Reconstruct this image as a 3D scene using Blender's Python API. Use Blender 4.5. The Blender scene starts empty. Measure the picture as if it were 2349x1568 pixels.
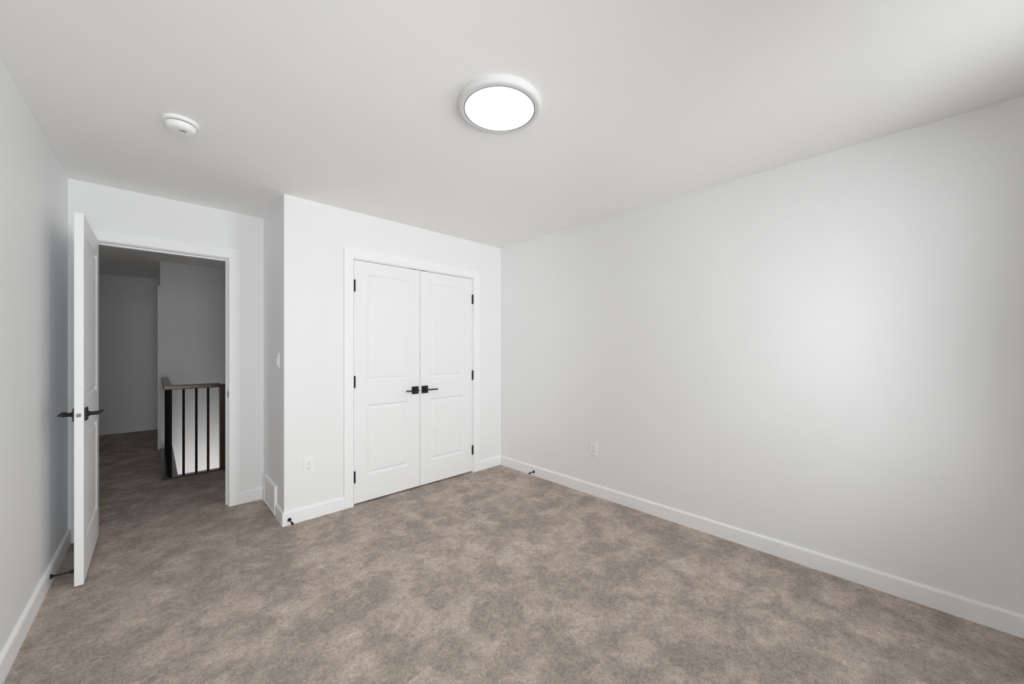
import bpy, bmesh, math
from mathutils import Vector, Matrix

sc = bpy.context.scene
COL = sc.collection
PI = math.pi

# ------------------------------------------------------------------ camera
H = 2.44                       # ceiling height
CAM_Z = 1.295
FOCAL_PX = 857.67              # focal length in pixels of the 2349 px wide frame
cd = bpy.data.cameras.new('camera')
cd.sensor_fit = 'HORIZONTAL'
cd.sensor_width = 36.0
cd.lens = 36.0 * FOCAL_PX / 2349.0
cd.shift_y = 17.7 / 2349.0
cd.clip_start = 0.02
cam = bpy.data.objects.new('camera', cd)
COL.objects.link(cam)
cam.location = (0.0, 0.0, CAM_Z)
cam.rotation_euler = (PI / 2, 0.0, -0.7629)
sc.camera = cam

# ------------------------------------------------------------------ view, world, daylight
sc.view_settings.view_transform = 'Standard'
sc.view_settings.look = 'None'
sc.view_settings.gamma = 1.0
sc.view_settings.use_curve_mapping = False
sc.view_settings.exposure = 1.37
sc.cycles.use_denoising = True
sc.cycles.max_bounces = 14
sc.cycles.diffuse_bounces = 10
sc.cycles.transparent_max_bounces = 8
sc.cycles.caustics_reflective = False
sc.cycles.caustics_refractive = False

WORLD_STRENGTH = 6.0
w = bpy.data.worlds.new('overcast_sky')
sc.world = w
w.use_nodes = True
bg = w.node_tree.nodes['Background']
bg.inputs['Color'].default_value = (0.985, 0.99, 1.025, 1)
bg.inputs['Strength'].default_value = WORLD_STRENGTH

# two window openings in the rear wall (behind the camera)
REAR_Y = -1.00
WINS = ((-0.38, 0.50, 0.50, 2.26), (1.66, 2.30, 0.50, 2.26))     # x0, x1, z0, z1
for WIN in WINS:
    pl = bpy.data.lights.new('window_portal', 'AREA')
    pl.shape = 'RECTANGLE'
    pl.size = WIN[1] - WIN[0]
    pl.size_y = WIN[3] - WIN[2]
    pl.cycles.is_portal = True
    po = bpy.data.objects.new('window_portal', pl)
    COL.objects.link(po)
    po.location = ((WIN[0] + WIN[1]) / 2, REAR_Y - 0.16, (WIN[2] + WIN[3]) / 2)
    po.rotation_euler = (PI / 2, 0, 0)          # faces the room
LAMP_EMIT = 1.8
STAIRWELL_FILL_W = 1.8

# plan of the room, metres, camera at the origin
XR = 2.832      # right wall
YC = 3.147      # closet wall
XA = 0.6885     # alcove return wall
YD = 3.857      # entry wall with the open door
XL = -0.418     # left wall at the entry wall
ML = -0.0143    # the left wall runs very slightly out of square
WT = 0.12       # entry wall thickness
def xleft(y): return XL + ML * (YD - y)

# ------------------------------------------------------------------ materials
def mat(name, color, rough=0.5, metal=0.0, spec=0.5, bump=None, coat=0.0):
    m = bpy.data.materials.new(name)
    m.use_nodes = True
    nt = m.node_tree
    b = nt.nodes['Principled BSDF']
    b.inputs['Base Color'].default_value = (*color, 1)
    b.inputs['Roughness'].default_value = rough
    b.inputs['Metallic'].default_value = metal
    b.inputs['Specular IOR Level'].default_value = spec
    if bump:
        scale, strength, dist = bump
        tc = nt.nodes.new('ShaderNodeTexCoord')
        n = nt.nodes.new('ShaderNodeTexNoise')
        n.inputs['Scale'].default_value = scale
        n.inputs['Detail'].default_value = 3
        bp = nt.nodes.new('ShaderNodeBump')
        bp.inputs['Strength'].default_value = strength
        bp.inputs['Distance'].default_value = dist
        nt.links.new(tc.outputs['Object'], n.inputs['Vector'])
        nt.links.new(n.outputs['Fac'], bp.inputs['Height'])
        nt.links.new(bp.outputs['Normal'], b.inputs['Normal'])
    return m

M_WALL = mat('wall_paint', (0.880, 0.882, 0.888), 0.55, spec=0.3, bump=(140, 0.05, 0.002))
M_CEIL = mat('ceiling_paint', (0.905, 0.898, 0.885), 0.9, spec=0.1, bump=(90, 0.08, 0.002))
M_TRIM = mat('trim_paint', (0.93, 0.932, 0.94), 0.5, spec=0.25)
M_DOOR = mat('door_paint', (0.895, 0.897, 0.905), 0.5, spec=0.25)
M_BLACK = mat('black_metal', (0.010, 0.009, 0.009), 0.45, metal=0.0, spec=0.35)
M_BALUSTER = mat('black_iron', (0.006, 0.006, 0.006), 0.6, spec=0.15)
M_PLASTIC = mat('white_plastic', (0.92, 0.92, 0.915), 0.35, spec=0.5)
M_RING = mat('light_ring_enamel', (0.70, 0.70, 0.70), 0.5, spec=0.2)
M_HOLE = mat('dark_slot', (0.03, 0.03, 0.03), 0.8, spec=0.1)
M_GAP = mat('gap_shade', (0.03, 0.03, 0.03), 0.6, spec=0.2)  # shade inside narrow gaps, put in as a near-black colour
M_NICKEL = mat('satin_nickel', (0.42, 0.42, 0.41), 0.35, metal=1.0)
M_VINYL = mat('white_vinyl', (0.85, 0.85, 0.85), 0.4)

def wood():
    m = bpy.data.materials.new('brown_stained_wood')
    m.use_nodes = True
    nt = m.node_tree
    b = nt.nodes['Principled BSDF']
    tc = nt.nodes.new('ShaderNodeTexCoord')
    mp = nt.nodes.new('ShaderNodeMapping')
    mp.inputs['Scale'].default_value = (6, 6, 40)
    n = nt.nodes.new('ShaderNodeTexNoise')
    n.inputs['Scale'].default_value = 3
    n.inputs['Detail'].default_value = 5
    r = nt.nodes.new('ShaderNodeValToRGB')
    r.color_ramp.elements[0].position = 0.3
    r.color_ramp.elements[0].color = (0.060, 0.033, 0.020, 1)
    r.color_ramp.elements[1].position = 0.75
    r.color_ramp.elements[1].color = (0.115, 0.068, 0.042, 1)
    nt.links.new(tc.outputs['Object'], mp.inputs['Vector'])
    nt.links.new(mp.outputs['Vector'], n.inputs['Vector'])
    nt.links.new(n.outputs['Fac'], r.inputs['Fac'])
    nt.links.new(r.outputs['Color'], b.inputs['Base Color'])
    b.inputs['Roughness'].default_value = 0.25
    return m
M_WOOD = wood()

def carpet():
    m = bpy.data.materials.new('taupe_carpet')
    m.use_nodes = True
    nt = m.node_tree
    N, L = nt.nodes.new, nt.links.new
    b = nt.nodes['Principled BSDF']
    tc = N('ShaderNodeTexCoord')
    # footmark-sized blotches where the pile lies in different directions
    warp = N('ShaderNodeTexNoise'); warp.inputs['Scale'].default_value = 5.0; warp.inputs['Detail'].default_value = 2
    L(tc.outputs['Object'], warp.inputs['Vector'])
    wm = N('ShaderNodeVectorMath'); wm.operation = 'SCALE'; wm.inputs['Scale'].default_value = 0.16
    L(warp.outputs['Color'], wm.inputs[0])
    wa = N('ShaderNodeVectorMath'); wa.operation = 'ADD'
    L(tc.outputs['Object'], wa.inputs[0]); L(wm.outputs['Vector'], wa.inputs[1])
    big = N('ShaderNodeTexNoise'); big.inputs['Scale'].default_value = 6.0
    big.inputs['Detail'].default_value = 5.0; big.inputs['Roughness'].default_value = 0.6
    L(wa.outputs['Vector'], big.inputs['Vector'])
    # tufts
    tuft = N('ShaderNodeTexNoise'); tuft.inputs['Scale'].default_value = 38
    tuft.inputs['Detail'].default_value = 5; tuft.inputs['Roughness'].default_value = 0.65
    tuft.inputs['Distortion'].default_value = 1.6
    L(tc.outputs['Object'], tuft.inputs['Vector'])
    fib = N('ShaderNodeTexNoise'); fib.inputs['Scale'].default_value = 210
    fib.inputs['Detail'].default_value = 3; fib.inputs['Roughness'].default_value = 0.7
    fib.inputs['Distortion'].default_value = 2.2
    L(tc.outputs['Object'], fib.inputs['Vector'])
    def mr(src, lo, hi, a, c):
        r = N('ShaderNodeMapRange'); r.interpolation_type = 'SMOOTHSTEP'
        r.inputs['From Min'].default_value = lo; r.inputs['From Max'].default_value = hi
        r.inputs['To Min'].default_value = a; r.inputs['To Max'].default_value = c
        L(src.outputs['Fac'], r.inputs['Value']); return r
    f1 = mr(big, 0.36, 0.72, 0.84, 1.32)
    f2 = mr(tuft, 0.3, 0.7, 0.78, 1.20)
    f3 = mr(fib, 0.3, 0.7, 0.70, 1.28)
    m1 = N('ShaderNodeMath'); m1.operation = 'MULTIPLY'; L(f1.outputs[0], m1.inputs[0]); L(f2.outputs[0], m1.inputs[1])
    m2 = N('ShaderNodeMath'); m2.operation = 'MULTIPLY'; L(m1.outputs[0], m2.inputs[0]); L(f3.outputs[0], m2.inputs[1])
    base = N('ShaderNodeRGB'); base.outputs[0].default_value = (0.485, 0.412, 0.362, 1)
    sm = N('ShaderNodeVectorMath'); sm.operation = 'SCALE'
    L(base.outputs[0], sm.inputs[0]); L(m2.outputs[0], sm.inputs['Scale'])
    L(sm.outputs['Vector'], b.inputs['Base Color'])
    b.inputs['Roughness'].default_value = 1.0
    b.inputs['Specular IOR Level'].default_value = 0.0
    add = N('ShaderNodeMath'); add.operation = 'MULTIPLY_ADD'
    L(tuft.outputs['Fac'], add.inputs[0]); add.inputs[1].default_value = 1.6; L(fib.outputs['Fac'], add.inputs[2])
    bp = N('ShaderNodeBump'); bp.inputs['Strength'].default_value = 0.55; bp.inputs['Distance'].default_value = 0.006
    L(add.outputs[0], bp.inputs['Height']); L(bp.outputs['Normal'], b.inputs['Normal'])
    return m
M_CARPET = carpet()

def emitter(name, color, strength):
    m = bpy.data.materials.new(name)
    m.use_nodes = True
    b = m.node_tree.nodes['Principled BSDF']
    b.inputs['Base Color'].default_value = (0.85, 0.85, 0.85, 1)
    b.inputs['Specular IOR Level'].default_value = 0.2
    b.inputs['Emission Color'].default_value = (*color, 1)
    b.inputs['Emission Strength'].default_value = strength
    return m
M_LAMP = emitter('lit_diffuser', (1.0, 0.985, 0.97), LAMP_EMIT)

def pane_glass():
    m = bpy.data.materials.new('window_glass')
    m.use_nodes = True
    nt = m.node_tree
    nt.nodes.remove(nt.nodes['Principled BSDF'])
    out = nt.nodes['Material Output']
    t = nt.nodes.new('ShaderNodeBsdfTransparent'); t.inputs[0].default_value = (0.94, 0.96, 0.95, 1)
    g = nt.nodes.new('ShaderNodeBsdfGlossy'); g.inputs['Roughness'].default_value = 0.02
    f = nt.nodes.new('ShaderNodeFresnel'); f.inputs[0].default_value = 1.5
    x = nt.nodes.new('ShaderNodeMixShader')
    nt.links.new(f.outputs[0], x.inputs[0]); nt.links.new(t.outputs[0], x.inputs[1]); nt.links.new(g.outputs[0], x.inputs[2])
    nt.links.new(x.outputs[0], out.inputs['Surface'])
    return m
M_GLASS = pane_glass()

# ------------------------------------------------------------------ mesh helpers
def box(bm, x0, x1, y0, y1, z0, z1):
    v = [bm.verts.new((x, y, z)) for z in (z0, z1) for y in (y0, y1) for x in (x0, x1)]
    for f in ((0, 2, 3, 1), (4, 5, 7, 6), (0, 1, 5, 4), (2, 6, 7, 3), (0, 4, 6, 2), (1, 3, 7, 5)):
        bm.faces.new([v[i] for i in f])

def prism(bm, pts, axis, a, b):
    """extrude a 2D outline along an axis (0 x, 1 y, 2 z) from a to b"""
    def P(p, t):
        return {0: (t, p[0], p[1]), 1: (p[0], t, p[1]), 2: (p[0], p[1], t)}[axis]
    va = [bm.verts.new(P(p, a)) for p in pts]
    vb = [bm.verts.new(P(p, b)) for p in pts]
    n = len(pts)
    bm.faces.new(va[::-1]); bm.faces.new(vb)
    for i in range(n):
        j = (i + 1) % n
        bm.faces.new((va[i], va[j], vb[j], vb[i]))

def lathe(bm, prof, seg=64, M=None, cap0=False, cap1=False):
    M = M or Matrix.Identity(4)
    rings = []
    for r, z in prof:
        if r < 1e-6:
            rings.append([bm.verts.new(M @ Vector((0, 0, z)))])
        else:
            rings.append([bm.verts.new(M @ Vector((r * math.cos(2 * PI * i / seg), r * math.sin(2 * PI * i / seg), z))) for i in range(seg)])
    for A, B in zip(rings, rings[1:]):
        for i in range(seg):
            j = (i + 1) % seg
            if len(A) == 1 and len(B) > 1: bm.faces.new((A[0], B[i], B[j]))
            elif len(B) == 1 and len(A) > 1: bm.faces.new((A[i], A[j], B[0]))
            elif len(A) > 1: bm.faces.new((A[i], A[j], B[j], B[i]))
    if cap0 and len(rings[0]) > 1: bm.faces.new(rings[0][::-1])
    if cap1 and len(rings[-1]) > 1: bm.faces.new(rings[-1])

def axis_matrix(origin, direction):
    q = Vector((0, 0, 1)).rotation_difference(Vector(direction).normalized())
    return Matrix.Translation(origin) @ q.to_matrix().to_4x4()

def build(name, bm, m, parent=None, bevel=0.0, smooth=False, segs=2, loc=None, angle=50):
    bmesh.ops.recalc_face_normals(bm, faces=bm.faces[:])
    me = bpy.data.meshes.new(name)
    bm.to_mesh(me); bm.free()
    me.materials.append(m)
    if smooth:
        me.polygons.foreach_set('use_smooth', [True] * len(me.polygons))
        try: me.set_sharp_from_angle(angle=math.radians(35))
        except Exception: pass
    o = bpy.data.objects.new(name, me)
    COL.objects.link(o)
    if parent: o.parent = parent
    if loc is not None: o.location = loc
    if bevel:
        b = o.modifiers.new('edge', 'BEVEL')
        b.width = bevel; b.segments = segs; b.limit_method = 'ANGLE'; b.angle_limit = math.radians(angle)
    return o

def struct(o, label=None, cat=None):
    o['kind'] = 'structure'
    if label: o['label'] = label
    if cat: o['category'] = cat
    return o

def tag(o, label, cat, group=None):
    o['label'] = label; o['category'] = cat
    if group: o['group'] = group
    return o

def empty(name, loc, rotz=0.0):
    o = bpy.data.objects.new(name, None)
    o.empty_display_size = 0.1
    COL.objects.link(o)
    o.location = loc; o.rotation_euler = (0, 0, rotz)
    return o

def BM(): return bmesh.new()

# ------------------------------------------------------------------ shell
HX0, HX1 = -0.80, 2.10          # hallway, left and right
RAIL_Y = 5.065                  # edge of the stair opening
WELL_Y = 6.65                   # far wall of the stairwell
END_Y = 8.40                    # end wall of the corridor
CORNER_X = 0.051                # corner where the corridor passes the stairwell

bm = BM()
box(bm, -0.95, 3.0, REAR_Y - 0.2, RAIL_Y, -0.12, 0.0)
box(bm, -0.95, CORNER_X, RAIL_Y, END_Y + 0.1, -0.12, 0.0)
struct(build('floor', bm, M_CARPET), 'taupe carpet covering the bedroom and hallway floor', 'floor')

bm = BM()
box(bm, -0.95, 3.0, REAR_Y - 0.2, END_Y + 0.1, H, H + 0.12)
struct(build('ceiling', bm, M_CEIL), 'flat white painted ceiling', 'ceiling')

bm = BM()
box(bm, XR, XR + 0.12, REAR_Y - 0.2, YD, 0, H)
struct(build('wall_right', bm, M_WALL), 'long blank white wall on the right with one outlet', 'wall')

bm = BM()
y0 = REAR_Y - 0.2
prism(bm, [(xleft(y0), y0), (xleft(YD), YD), (xleft(YD) - 0.12, YD), (xleft(y0) - 0.12, y0)], 2, 0, H)
struct(build('wall_left', bm, M_WALL), 'white wall behind the open panelled door', 'wall')

# closet wall with the double-door opening
JX0, JX1, JZ = 1.194, 2.431, 2.046      # clear opening inside the jambs
bm = BM()
box(bm, XA, JX0 - 0.018, YC, YC + 0.11, 0, H)
box(bm, JX1 + 0.018, XR, YC, YC + 0.11, 0, H)
box(bm, JX0 - 0.018, JX1 + 0.018, YC, YC + 0.11, JZ + 0.018, H)
struct(build('wall_closet', bm, M_WALL), 'white wall holding the closet double doors', 'wall')

bm = BM()
box(bm, XA, XA + 0.11, YC + 0.11, YD, 0, H)
struct(build('wall_alcove', bm, M_WALL), 'narrow shaded return wall beside the doorway with the light switch', 'wall')

# entry wall with the bedroom doorway
DX0, DX1, DZ = -0.322, 0.440, 2.046
bm = BM()
box(bm, HX0 - 0.12, DX0 - 0.019, YD, YD + WT, 0, H)
box(bm, DX1 + 0.019, 3.0, YD, YD + WT, 0, H)
box(bm, DX0 - 0.019, DX1 + 0.019, YD, YD + WT, DZ + 0.019, H)
struct(build('wall_entry', bm, M_WALL), 'white wall around the open bedroom doorway', 'wall')

# rear wall and window (behind the camera)
bm = BM()
ry0, ry1 = REAR_Y - 0.15, REAR_Y
WZ0, WZ1 = WINS[0][2], WINS[0][3]
box(bm, -0.7, WINS[0][0], ry0, ry1, 0, H)
box(bm, WINS[0][1], WINS[1][0], ry0, ry1, 0, H)
box(bm, WINS[1][1], XR, ry0, ry1, 0, H)
for WIN in WINS:
    box(bm, WIN[0], WIN[1], ry0, ry1, 0, WZ0)
    box(bm, WIN[0], WIN[1], ry0, ry1, WZ1, H)
struct(build('wall_rear', bm, M_WALL), 'wall with the two bedroom windows', 'wall')
wy0, wy1 = REAR_Y - 0.12, REAR_Y - 0.06
for wi, WIN in enumerate(WINS):
    bm = BM()
    for a in ((WIN[0], WIN[0] + 0.04, WZ0, WZ1), (WIN[1] - 0.04, WIN[1], WZ0, WZ1),
              (WIN[0] + 0.04, WIN[1] - 0.04, WZ0, WZ0 + 0.04), (WIN[0] + 0.04, WIN[1] - 0.04, WZ1 - 0.04, WZ1)):
        box(bm, a[0], a[1], wy0, wy1, a[2], a[3])
    zm = WZ0 + 0.55 * (WZ1 - WZ0)
    box(bm, WIN[0] + 0.04, WIN[1] - 0.04, wy0, wy1, zm - 0.025, zm + 0.025)
    win = struct(build('window_%d' % (wi + 1), bm, M_VINYL), 'white framed bedroom window behind the camera, %s' % ('by the left wall', 'by the right wall')[wi], 'window')
    for z0, z1 in ((WZ0 + 0.04, zm - 0.025), (zm + 0.025, WZ1 - 0.04)):
        bm = BM(); box(bm, WIN[0] + 0.04, WIN[1] - 0.04, REAR_Y - 0.092, REAR_Y - 0.088, z0, z1)
        build('pane', bm, M_GLASS, win)

# hallway and stairwell
bm = BM(); box(bm, HX0 - 0.12, HX0, YD + WT, END_Y, 0, H)
struct(build('wall_hall_left', bm, M_WALL), 'left wall of the hallway', 'wall')
bm = BM(); box(bm, HX0 - 0.12, CORNER_X, END_Y, END_Y + 0.1, 0, H)
struct(build('wall_hall_end', bm, M_WALL), 'dim end wall of the hallway seen through the doorway', 'wall')
bm = BM(); box(bm, CORNER_X, 3.0, WELL_Y, END_Y + 0.1, -2.7, H)
struct(build('wall_stairwell', bm, M_WALL), 'white stairwell wall behind the balusters', 'wall')
bm = BM(); box(bm, HX1, HX1 + 0.12, YD + WT, WELL_Y, -2.7, H)
struct(build('wall_hall_right', bm, M_WALL), 'right wall of the hallway', 'wall')
bm = BM(); box(bm, -0.9, CORNER_X, RAIL_Y, END_Y, -2.7, -0.12)
struct(build('wall_below_hall', bm, M_WALL), 'stairwell wall under the hallway floor', 'wall')
bm = BM(); box(bm, -0.9, HX1, YD, RAIL_Y, -2.7, -0.12)
struct(build('wall_below_landing', bm, M_WALL), 'stairwell wall under the landing edge', 'wall')
bm = BM(); box(bm, CORNER_X, HX1, RAIL_Y, WELL_Y, -2.8, -2.7)
struct(build('floor_lower', bm, M_CARPET), 'carpeted floor at the foot of the stairwell', 'floor')
ll = bpy.data.lights.new('stairwell_fill', 'AREA')  # added unseen area light, stands in for light from downstairs on the stairwell wall
ll.shape = 'RECTANGLE'; ll.size = 1.2; ll.size_y = 0.4
ll.energy = STAIRWELL_FILL_W; ll.color = (1.0, 0.97, 0.94)
lo = bpy.data.objects.new('stairwell_fill', ll); COL.objects.link(lo)
lo.location = (0.75, 5.30, -0.60); lo.rotation_euler = (PI / 2, 0, 0); ll.spread = math.radians(105)

# ------------------------------------------------------------------ baseboards
BT, BH = 0.014, 0.100
BPROF = [(0, 0), (BT, 0), (BT, 0.086), (BT * 0.86, 0.0925), (BT * 0.5, 0.097), (0, BH)]
def baseboard(name, runs, label):
    """runs: (back0, front0, back1, front1) plan points"""
    bm = BM()
    for b0, f0, b1, f1 in runs:
        rings = []
        for b_, f_ in ((b0, f0), (b1, f1)):
            rings.append([bm.verts.new((b_[0] + (f_[0] - b_[0]) * s / BT, b_[1] + (f_[1] - b_[1]) * s / BT, z)) for s, z in BPROF])
        n = len(BPROF)
        for i in range(n):
            j = (i + 1) % n
            bm.faces.new((rings[0][i], rings[0][j], rings[1][j], rings[1][i]))
        bm.faces.new(rings[0][::-1]); bm.faces.new(rings[1])
    return struct(build(name, bm, M_TRIM, bevel=0), label, 'baseboard')

CC = 0.0765    # casing width
C1 = JX0 - 0.006 - CC; C2 = JX1 + 0.006 + CC     # closet casing outer edges
E1 = DX0 - 0.005 - CC; E2 = DX1 + 0.005 + CC     # entry casing outer edges
VY0, VY1 = 3.361, 3.752                          # wall vent extents
baseboard('baseboard_right', [((XR, REAR_Y), (XR - BT, REAR_Y), (XR, YC), (XR - BT, YC - BT))], 'white baseboard along the right wall')
baseboard('baseboard_closet', [((XA, YC), (XA - BT, YC - BT), (C1, YC), (C1, YC - BT)),
                               ((C2, YC), (C2, YC - BT), (XR, YC), (XR - BT, YC - BT))], 'white baseboard beside the closet doors')
baseboard('baseboard_alcove', [((XA, YC), (XA - BT, YC - BT), (XA, VY0), (XA - BT, VY0)),
                               ((XA, VY1), (XA - BT, VY1), (XA, YD), (XA - BT, YD - BT))], 'short white baseboard of the alcove return beside the vent')
baseboard('baseboard_entry', [((E2, YD), (E2, YD - BT), (XA, YD), (XA - BT, YD - BT))], 'white baseboard right of the open doorway')
baseboard('baseboard_left', [((xleft(REAR_Y), REAR_Y), (xleft(REAR_Y) + BT, REAR_Y), (xleft(YD), YD), (xleft(YD) + BT, YD))], 'white baseboard along the left wall')
baseboard('baseboard_hall', [((HX0, END_Y), (HX0, END_Y - BT), (CORNER_X, END_Y), (CORNER_X, END_Y - BT))], 'baseboard at the dim end of the hallway')

baseboard('baseboard_hall_left', [((HX0, YD + WT), (HX0 + BT, YD + WT), (HX0, END_Y), (HX0 + BT, END_Y))], 'baseboard along the left side of the hallway')

# ------------------------------------------------------------------ casings and jambs
def casing(name, x0, x1, ztop, y, outward, label, w=CC, t=0.017):
    """U-shaped flat casing around an opening whose inner edges are x0, x1, ztop"""
    bm = BM()
    pts = [(x0 - w, 0), (x0, 0), (x0, ztop), (x1, ztop), (x1, 0), (x1 + w, 0), (x1 + w, ztop + w), (x0 - w, ztop + w)]
    prism(bm, pts, 1, y, y + outward * t)
    return struct(build(name, bm, M_TRIM, bevel=0.0025), label, 'door casing')

def ushape(bm, x0, x1, z1, tx, y0, y1):
    prism(bm, [(x0 - tx, 0), (x0, 0), (x0, z1), (x1, z1), (x1, 0), (x1 + tx, 0), (x1 + tx, z1 + tx), (x0 - tx, z1 + tx)], 1, y0, y1)

tr1 = casing('trim_1', DX0 - 0.005, DX1 + 0.005, DZ + 0.005, YD, -1, 'flat white casing around the open bedroom doorway')
bm = BM(); ushape(bm, DX0, DX1, DZ, 0.018, YD, YD + WT)
build('jamb', bm, M_TRIM, tr1, bevel=0.0015)
bm = BM(); ushape(bm, DX0 + 0.012, DX1 - 0.012, DZ - 0.012, 0.012, YD + 0.040, YD + 0.075)
build('stop_strip', bm, M_TRIM, tr1, bevel=0.002)
bm = BM(); box(bm, DX1 - 0.0012, DX1 + 0.001, YD - 0.002, YD + 0.026, 0.902, 0.952)
box(bm, DX1 - 0.004, DX1 + 0.001, YD - 0.006, YD + 0.003, 0.910, 0.944)
sp = build('strike_plate', bm, M_BLACK, tr1, bevel=0.0008); sp['label'] = 'black strike plate'
trh = casing('trim_2', DX0 - 0.005, DX1 + 0.005, DZ + 0.005, YD + WT, 1, 'hallway side casing of the bedroom doorway')

tr3 = casing('trim_3', JX0 - 0.006, JX1 + 0.006, JZ + 0.008, YC, -1, 'flat white casing around the closet double doors')
bm = BM(); ushape(bm, JX0, JX1, JZ, 0.017, YC, YC + 0.11)
build('jamb', bm, M_TRIM, tr3, bevel=0.0015)
for cx_ in (1.750, 1.849):
    bm = BM(); box(bm, cx_ - 0.030, cx_ + 0.030, YC + 0.001, YC + 0.030, JZ - 0.004, JZ)
    k = build('ball_catch', bm, M_BLACK, tr3, bevel=0.0008); k['label'] = 'black ball catch strike above the closet leaf'
# casing end of a door further down the corridor
bm = BM(); box(bm, CORNER_X - 0.022, CORNER_X, WELL_Y + 0.03, WELL_Y + 0.11, 0, 2.13)
struct(build('trim_4', bm, M_TRIM, bevel=0.002), 'edge of a white door casing down the hallway', 'door casing')

# ------------------------------------------------------------------ panelled door leaves
def leaf_mesh(w, h, t, mx, panels):
    """leaf in local space: x 0..w, y 0 (front) .. t, z 0..h; panels: (z0, z1) moulded fields on both faces"""
    bm = BM()
    xs = [0, mx, w - mx, w]
    zs = [0]
    for a, b in panels: zs += [a, b]
    zs.append(h)
    steps = [(0.000, 0.0), (0.003, 0.0030), (0.015, 0.0115), (0.019, 0.0120), (0.034, 0.0030), (0.038, 0.0025)]   # inset, depth
    for yf, sgn in ((0.0, 1), (t, -1)):
        g = {}
        for i, x in enumerate(xs):
            for k, z in enumerate(zs):
                g[i, k] = bm.verts.new((x, yf, z))
        for i in range(3):
            for k in range(len(zs) - 1):
                q = [g[i, k], g[i + 1, k], g[i + 1, k + 1], g[i, k + 1]]
                if i == 1 and k % 2 == 1:
                    prev = q
                    x0, x1, z0, z1 = xs[1], xs[2], zs[k], zs[k + 1]
                    for ins, dep in steps[1:]:
                        cur = [bm.verts.new((x, yf + sgn * dep, z)) for x, z in ((x0 + ins, z0 + ins), (x1 - ins, z0 + ins), (x1 - ins, z1 - ins), (x0 + ins, z1 - ins))]
                        for a in range(4):
                            b = (a + 1) % 4
                            bm.faces.new((prev[a], prev[b], cur[b], cur[a]))
                        prev = cur
                    bm.faces.new(prev)
                else:
                    bm.faces.new(q)
        if yf == 0.0: g0 = g
    nz = len(zs) - 1
    for i in range(3):
        bm.faces.new((g0[i, 0], g0[i + 1, 0], g[i + 1, 0], g[i, 0]))
        bm.faces.new((g0[i, nz], g0[i + 1, nz], g[i + 1, nz], g[i, nz]))
    for k in range(nz):
        bm.faces.new((g0[0, k], g0[0, k + 1], g[0, k + 1], g[0, k]))
        bm.faces.new((g0[3, k], g0[3, k + 1], g[3, k + 1], g[3, k]))
    return bm

def hinge(parent, x, y, z0, z1, r=0.0068, sx=1):
    bm = BM()
    n = 5
    for k in range(n):
        a = z0 + (z1 - z0) * k / n + 0.0006; b = z0 + (z1 - z0) * (k + 1) / n - 0.0006
        lathe(bm, [(0, a), (r * 0.9, a), (r, a + 0.001), (r, b - 0.001), (r * 0.9, b), (0, b)], 16, Matrix.Translation((x, y, 0)))
    lathe(bm, [(0, z1), (r * 0.75, z1), (r * 0.8, z1 + 0.003), (0, z1 + 0.005)], 16, Matrix.Translation((x, y, 0)))
    lathe(bm, [(0, z0 - 0.004), (r * 0.8, z0 - 0.003), (r * 0.75, z0), (0, z0)], 16, Matrix.Translation((x, y, 0)))
    box(bm, x, x + sx * 0.008, y + 0.001, y + 0.009, z0, z1)
    o = build('hinge', bm, M_BLACK, parent, smooth=True)
    o['label'] = 'black hinge'
    return o

def lever_set(parent, x, yface, z, out, direction):
    """square rosette on a face at y=yface standing out along out (+-1 in y); the lever runs along direction (+-1 in x)"""
    bm = BM(); box(bm, x - 0.034, x + 0.034, *sorted((yface, yface + out * 0.009)), z - 0.035, z + 0.035)
    r = build('door_handle', bm, M_BLACK, parent, bevel=0.002); r['label'] = 'black lever handle on a square plate'
    bm = BM()
    M = axis_matrix((x, yface + out * 0.009, z), (0, out, 0))
    lathe(bm, [(0.016, 0), (0.015, 0.004), (0.0115, 0.008), (0.0105, 0.016), (0.0105, 0.040), (0.009, 0.043), (0, 0.043)], 24, M, cap0=True)
    build('neck', bm, M_BLACK, r, smooth=True)
    bm = BM()
    x0, x1 = sorted((x - direction * 0.012, x + direction * 0.112))
    ya, yb = sorted((yface + out * 0.043, yface + out * 0.064))
    box(bm, x0, x1, ya, yb, z - 0.0055, z + 0.0055)
    build('lever', bm, M_BLACK, r, bevel=0.003, segs=3)
    return r

LZ0 = 0.014
PANELS = [(0.215, 0.812), (1.012, 1.918)]
def closet_leaf(name, x0, x1, label, hinge_left):
    t = 0.035
    o = build(name, leaf_mesh(x1 - x0, 2.027, t, 0.112, PANELS), M_DOOR, bevel=0.0012, angle=60)
    o.location = (x0, YC + 0.0015, LZ0)
    struct(o, label, 'closet door')
    hx = -0.0015 if hinge_left else (x1 - x0) + 0.0015
    for a, b in ((0.177, 0.269), (0.966, 1.060), (1.766, 1.860)):
        hinge(o, hx + (0.004 if hinge_left else 0.0), -0.006, a, b, sx=1 if hinge_left else -1)
    cxh = (x1 - x0) - 0.049 if hinge_left else 0.048
    lever_set(o, cxh, 0.0, 0.918 - LZ0, -1, -1 if hinge_left else 1)
    return o
closet_leaf('door_2', JX0 + 0.003, 1.8065, 'left leaf of the white panelled closet double doors', True)
closet_leaf('door_3', 1.8105, JX1 - 0.003, 'right leaf of the white panelled closet double doors', False)

# dark closet behind the leaves is closed by the walls above; bedroom door standing open
t = 0.035
d1 = build('door_1', leaf_mesh(0.757, 2.030, t, 0.122, PANELS), M_DOOR, bevel=0.0012, angle=60)
struct(d1, 'white panelled bedroom door standing open against the left wall', 'door')
# local x runs from the hinge towards the latch: world -Y; local y (0 = hall face) : world -X
d1.rotation_euler = (0, 0, -PI / 2)
d1.location = (-0.3150, YD - 0.001, 0.012)
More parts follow.
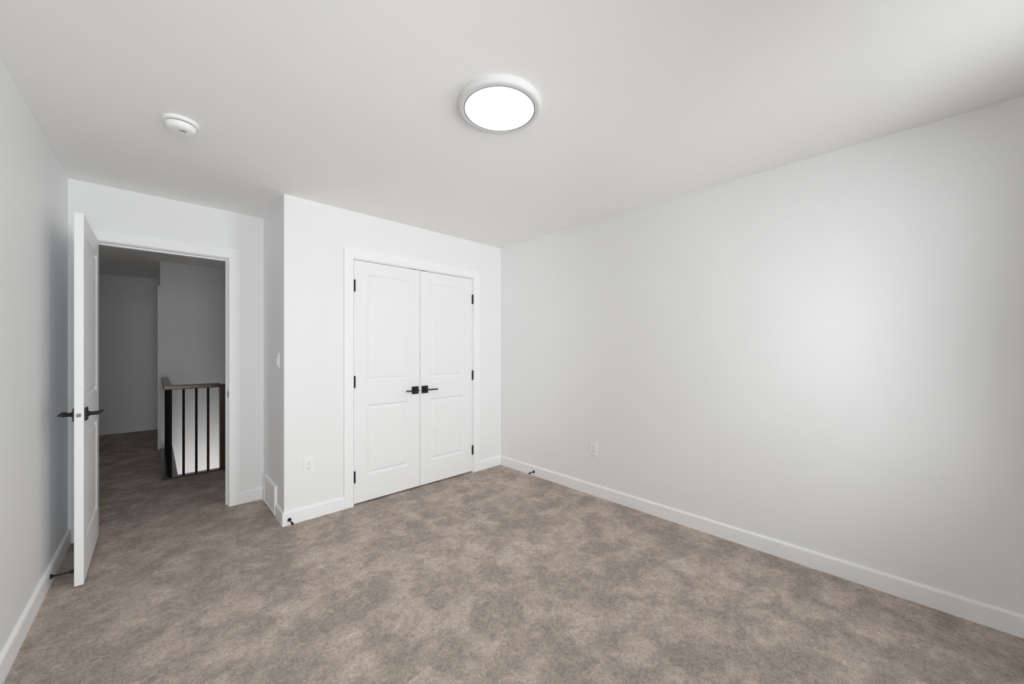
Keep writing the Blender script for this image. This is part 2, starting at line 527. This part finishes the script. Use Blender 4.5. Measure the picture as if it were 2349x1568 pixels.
# with this rotation local +y is world +X: y=0 is the face towards the left wall
lever_set(d1, 0.757 - 0.060, 0.0, 0.938 - 0.012, -1, -1)
lever_set(d1, 0.757 - 0.060, t, 0.938 - 0.012, 1, -1)
bm = BM(); box(bm, 0.7568, 0.7578, t / 2 - 0.0125, t / 2 + 0.0125, 0.898, 0.954)
build('latch_plate', bm, M_PLASTIC, d1, bevel=0.0004)
bm = BM()
prism(bm, [(0.757, t / 2 - 0.008), (0.766, t / 2 - 0.008), (0.768, t / 2 - 0.003), (0.759, t / 2 + 0.008), (0.757, t / 2 + 0.008)], 2, 0.917, 0.935)
lb = build('latch_bolt', bm, M_NICKEL, d1, bevel=0.001); lb['label'] = 'satin metal latch bolt'
for a, b in ((0.18, 0.27), (0.97, 1.06), (1.77, 1.86)):
    hinge(d1, 0.004, -0.004, a, b)

# ------------------------------------------------------------------ ceiling light
LX, LY = 1.164, 1.302
cl = empty('ceiling_light', (LX, LY, H))
tag(cl, 'round white flush ceiling light with a glowing diffuser', 'ceiling light')
bm = BM()
lathe(bm, [(0.1925, 0.0), (0.1925, -0.010), (0.1920, -0.018), (0.1900, -0.0255), (0.186, -0.0300), (0.180, -0.0316), (0.172, -0.0318), (0.1660, -0.0315), (0.1650, -0.0306), (0.1650, -0.020)], 128)
build('trim_ring', bm, M_RING, cl, smooth=True)
bm = BM()
lathe(bm, [(0.1650, -0.0306), (0.1610, -0.0306), (0.1610, -0.024), (0.1650, -0.024), (0.1650, -0.0306)], 128)
g = build('gap_ring', bm, M_GAP, cl, smooth=True); g['label'] = 'thin gap around the diffuser, coloured dark for its shade'
bm = BM()
lathe(bm, [(0.1612, -0.022), (0.1612, -0.0285), (0.160, -0.0297), (0.150, -0.0302), (0.10, -0.0308), (0.05, -0.0312), (0.0, -0.0313)], 96)
build('diffuser', bm, M_LAMP, cl, smooth=True)

# ------------------------------------------------------------------ smoke detector
sd = empty('smoke_detector', (0.096, 2.512, H))
tag(sd, 'small round white smoke detector on the ceiling above the doorway', 'smoke detector')
bm = BM()
lathe(bm, [(0.0, 0.0), (0.070, 0.0), (0.0715, -0.004), (0.0705, -0.011), (0.067, -0.014), (0.050, -0.0145)], 64)
build('mounting_plate', bm, M_PLASTIC, sd, smooth=True)
bm = BM()
lathe(bm, [(0.053, -0.0140), (0.053, -0.0185)], 64)
k = build('gap_ring', bm, M_GAP, sd, smooth=True)
bm = BM()
lathe(bm, [(0.050, -0.0178), (0.0575, -0.0180), (0.0600, -0.021), (0.0595, -0.029), (0.056, -0.037), (0.050, -0.043), (0.044, -0.0455), (0.022, -0.0470), (0.0, -0.0475)], 64)
build('cover', bm, M_PLASTIC, sd, smooth=True)
for q in range(5):
    bm = BM()
    a = -0.012 + q * 0.006
    ln = (0.004, 0.006, 0.007, 0.006, 0.004)[q]
    box(bm, 0.006 + a - 0.0012, 0.006 + a + 0.0012, -0.012 - ln, -0.012 + ln, -0.0488, -0.046)
    sl = build('vent_slot', bm, M_HOLE, sd)

# ------------------------------------------------------------------ outlets, switch
def outlet(loc, rotz, label):
    """plate in the local XZ plane, facing local -Y"""
    o = empty('power_outlet', loc, rotz)
    tag(o, label, 'outlet', 'white wall outlets')
    bm = BM(); box(bm, -0.0355, 0.0355, -0.0070, 0.0, -0.059, 0.059)
    build('cover_plate', bm, M_PLASTIC, o, bevel=0.0028, segs=3)
    bm = BM(); box(bm, -0.0165, 0.0165, -0.0085, -0.006, -0.0335, 0.0335)
    rc = build('receptacle', bm, M_PLASTIC, o, bevel=0.0012)
    for zc in (-0.0185, 0.0185):
        for dx, hh in ((-0.0063, 0.0042), (0.0063, 0.0035)):
            bm = BM(); box(bm, dx - 0.0009, dx + 0.0009, -0.0089, -0.008, zc + 0.004 - hh, zc + 0.004 + hh)
            build('slot', bm, M_HOLE, rc)
        bm = BM(); lathe(bm, [(0, 0), (0.0030, 0), (0.0030, 0.0009), (0, 0.0009)], 16, axis_matrix((0, -0.008, zc - 0.0085), (0, -1, 0)))
        build('ground_hole', bm, M_HOLE, rc)
    return o
outlet((0.8525, YC, 0.411), 0.0, 'white outlet low on the wall between the closet doors and the alcove corner')
outlet((XR, 1.905, 0.413), -PI / 2, 'white outlet low on the long right wall')

sw = empty('light_switch', (XA, 3.322, 1.2125), -PI / 2)
tag(sw, 'white rocker light switch on the shaded alcove return wall', 'light switch')
bm = BM(); box(bm, -0.0355, 0.0355, -0.0065, 0, -0.059, 0.059)
build('cover_plate', bm, M_PLASTIC, sw, bevel=0.0015)
bm = BM(); prism(bm, [(-0.005, 0.033), (-0.0072, 0.033), (-0.0135, -0.030), (-0.0115, -0.033), (-0.005, -0.033)], 0, -0.0165, 0.0165)
build('rocker', bm, M_PLASTIC, sw, bevel=0.001)

# ------------------------------------------------------------------ wall vent in the alcove
vt = empty('wall_vent', (XA, VY0, 0.0))
tag(vt, 'white wall vent cover at floor level beside the doorway', 'vent')
VD, VH = 0.020, 0.236
L_ = VY1 - VY0
bm = BM()
# sloped picture-frame border: outer edge on the wall, front edge, inner edge, recessed field
def loop(x, ins):
    return [bm.verts.new((x, a, b)) for a, b in ((ins[0], 0.006 + ins[1]), (L_ - ins[0], 0.006 + ins[1]), (L_ - ins[0], VH - ins[1]), (ins[0], VH - ins[1]))]
ls = [loop(0.0, (0, 0)), loop(-VD + 0.003, (0.0, 0.003)), loop(-VD, (0.003, 0.010)), loop(-VD, (0.022, 0.020)), loop(-VD + 0.004, (0.026, 0.025)), loop(-0.004, (0.026, 0.025))]
for A, B in zip(ls, ls[1:]):
    for i in range(4):
        j = (i + 1) % 4
        bm.faces.new((A[i], A[j], B[j], B[i]))
build('frame', bm, M_TRIM, vt)
bm = BM(); box(bm, -VD + 0.005, -0.001, 0.0255, L_ - 0.0255, 0.031, VH - 0.0245)
build('panel', bm, M_TRIM, vt)

# ------------------------------------------------------------------ door stops
def door_stop(loc, direction, length, label):
    o = empty('door_stop', loc)
    tag(o, label, 'door stop', 'black door stops on the baseboards')
    M = axis_matrix((0, 0, 0), direction)
    bm = BM()
    lathe(bm, [(0, 0), (0.0135, 0), (0.0135, 0.003), (0.0115, 0.006), (0.007, 0.011), (0.0055, 0.016)], 24, M, cap1=True)
    build('mounting_base', bm, M_BLACK, o, smooth=True)
    bm = BM()
    lathe(bm, [(0, 0.012), (0.0045, 0.012), (0.0045, length - 0.014), (0, length - 0.014)], 20, M)
    build('rod', bm, M_BLACK, o, smooth=True)
    bm = BM()
    e = length
    lathe(bm, [(0, e - 0.016), (0.0075, e - 0.016), (0.0085, e - 0.013), (0.0085, e - 0.003), (0.007, e), (0, e)], 20, M)
    build('rubber_tip', bm, M_BLACK, o, smooth=True)
    return o
door_stop((0.720, YC - BT, 0.040), (0.05, -1, -0.10), 0.075, 'black door stop on the baseboard below the closet side outlet')
door_stop((XR - BT, 2.622, 0.042), (-1, 0, -0.03), 0.075, 'black door stop on the right wall baseboard')
door_stop((xleft(3.225) + BT, 3.225, 0.053), (1, 0, -0.03), 0.086, 'black door stop behind the open bedroom door')

# ------------------------------------------------------------------ stair guard seen through the doorway
rg = empty('stair_railing', (CORNER_X, RAIL_Y, 0))
tag(rg, 'brown wood stair railing with black metal balusters in the hallway', 'railing')
def rp(name, bm, m, bevel=0.0):
    return build(name, bm, m, rg, bevel=bevel)
bm = BM()
# flat wood cap around the stair opening, L-shaped in plan, z 0..0.014
LW, FW = 0.122, 0.075
NX = 0.515                                             # newel post, local x
prism(bm, [(0, 0), (1.30, 0), (1.30, FW), (LW, FW), (LW, WELL_Y - RAIL_Y), (0, WELL_Y - RAIL_Y)], 2, -0.02, 0.014)
rp('floor_cap', bm, M_WOOD, 0.002)
bm = BM()
prism(bm, [(0.010, -0.006), (NX - 0.06, -0.006), (NX - 0.06, 0.058), (0.078, 0.058), (0.078, WELL_Y - RAIL_Y), (0.010, WELL_Y - RAIL_Y)], 2, 0.893, 0.937)
rp('handrail', bm, M_WOOD, 0.006)
bm = BM(); box(bm, NX - 0.060, NX + 0.03, -0.010, 0.080, 0.014, 0.925)
rp('newel_post', bm, M_WOOD, 0.004)
def baluster(x, y):
    bm = BM(); box(bm, x - 0.010, x + 0.010, y - 0.010, y + 0.010, 0.012, 0.895)
    return rp('baluster', bm, M_BALUSTER, 0.001)
for x in (0.066, 0.164, 0.264, 0.360):
    baluster(x, 0.035)
for k in range(1, 14):
    baluster(0.052, 0.035 + 0.112 * k)
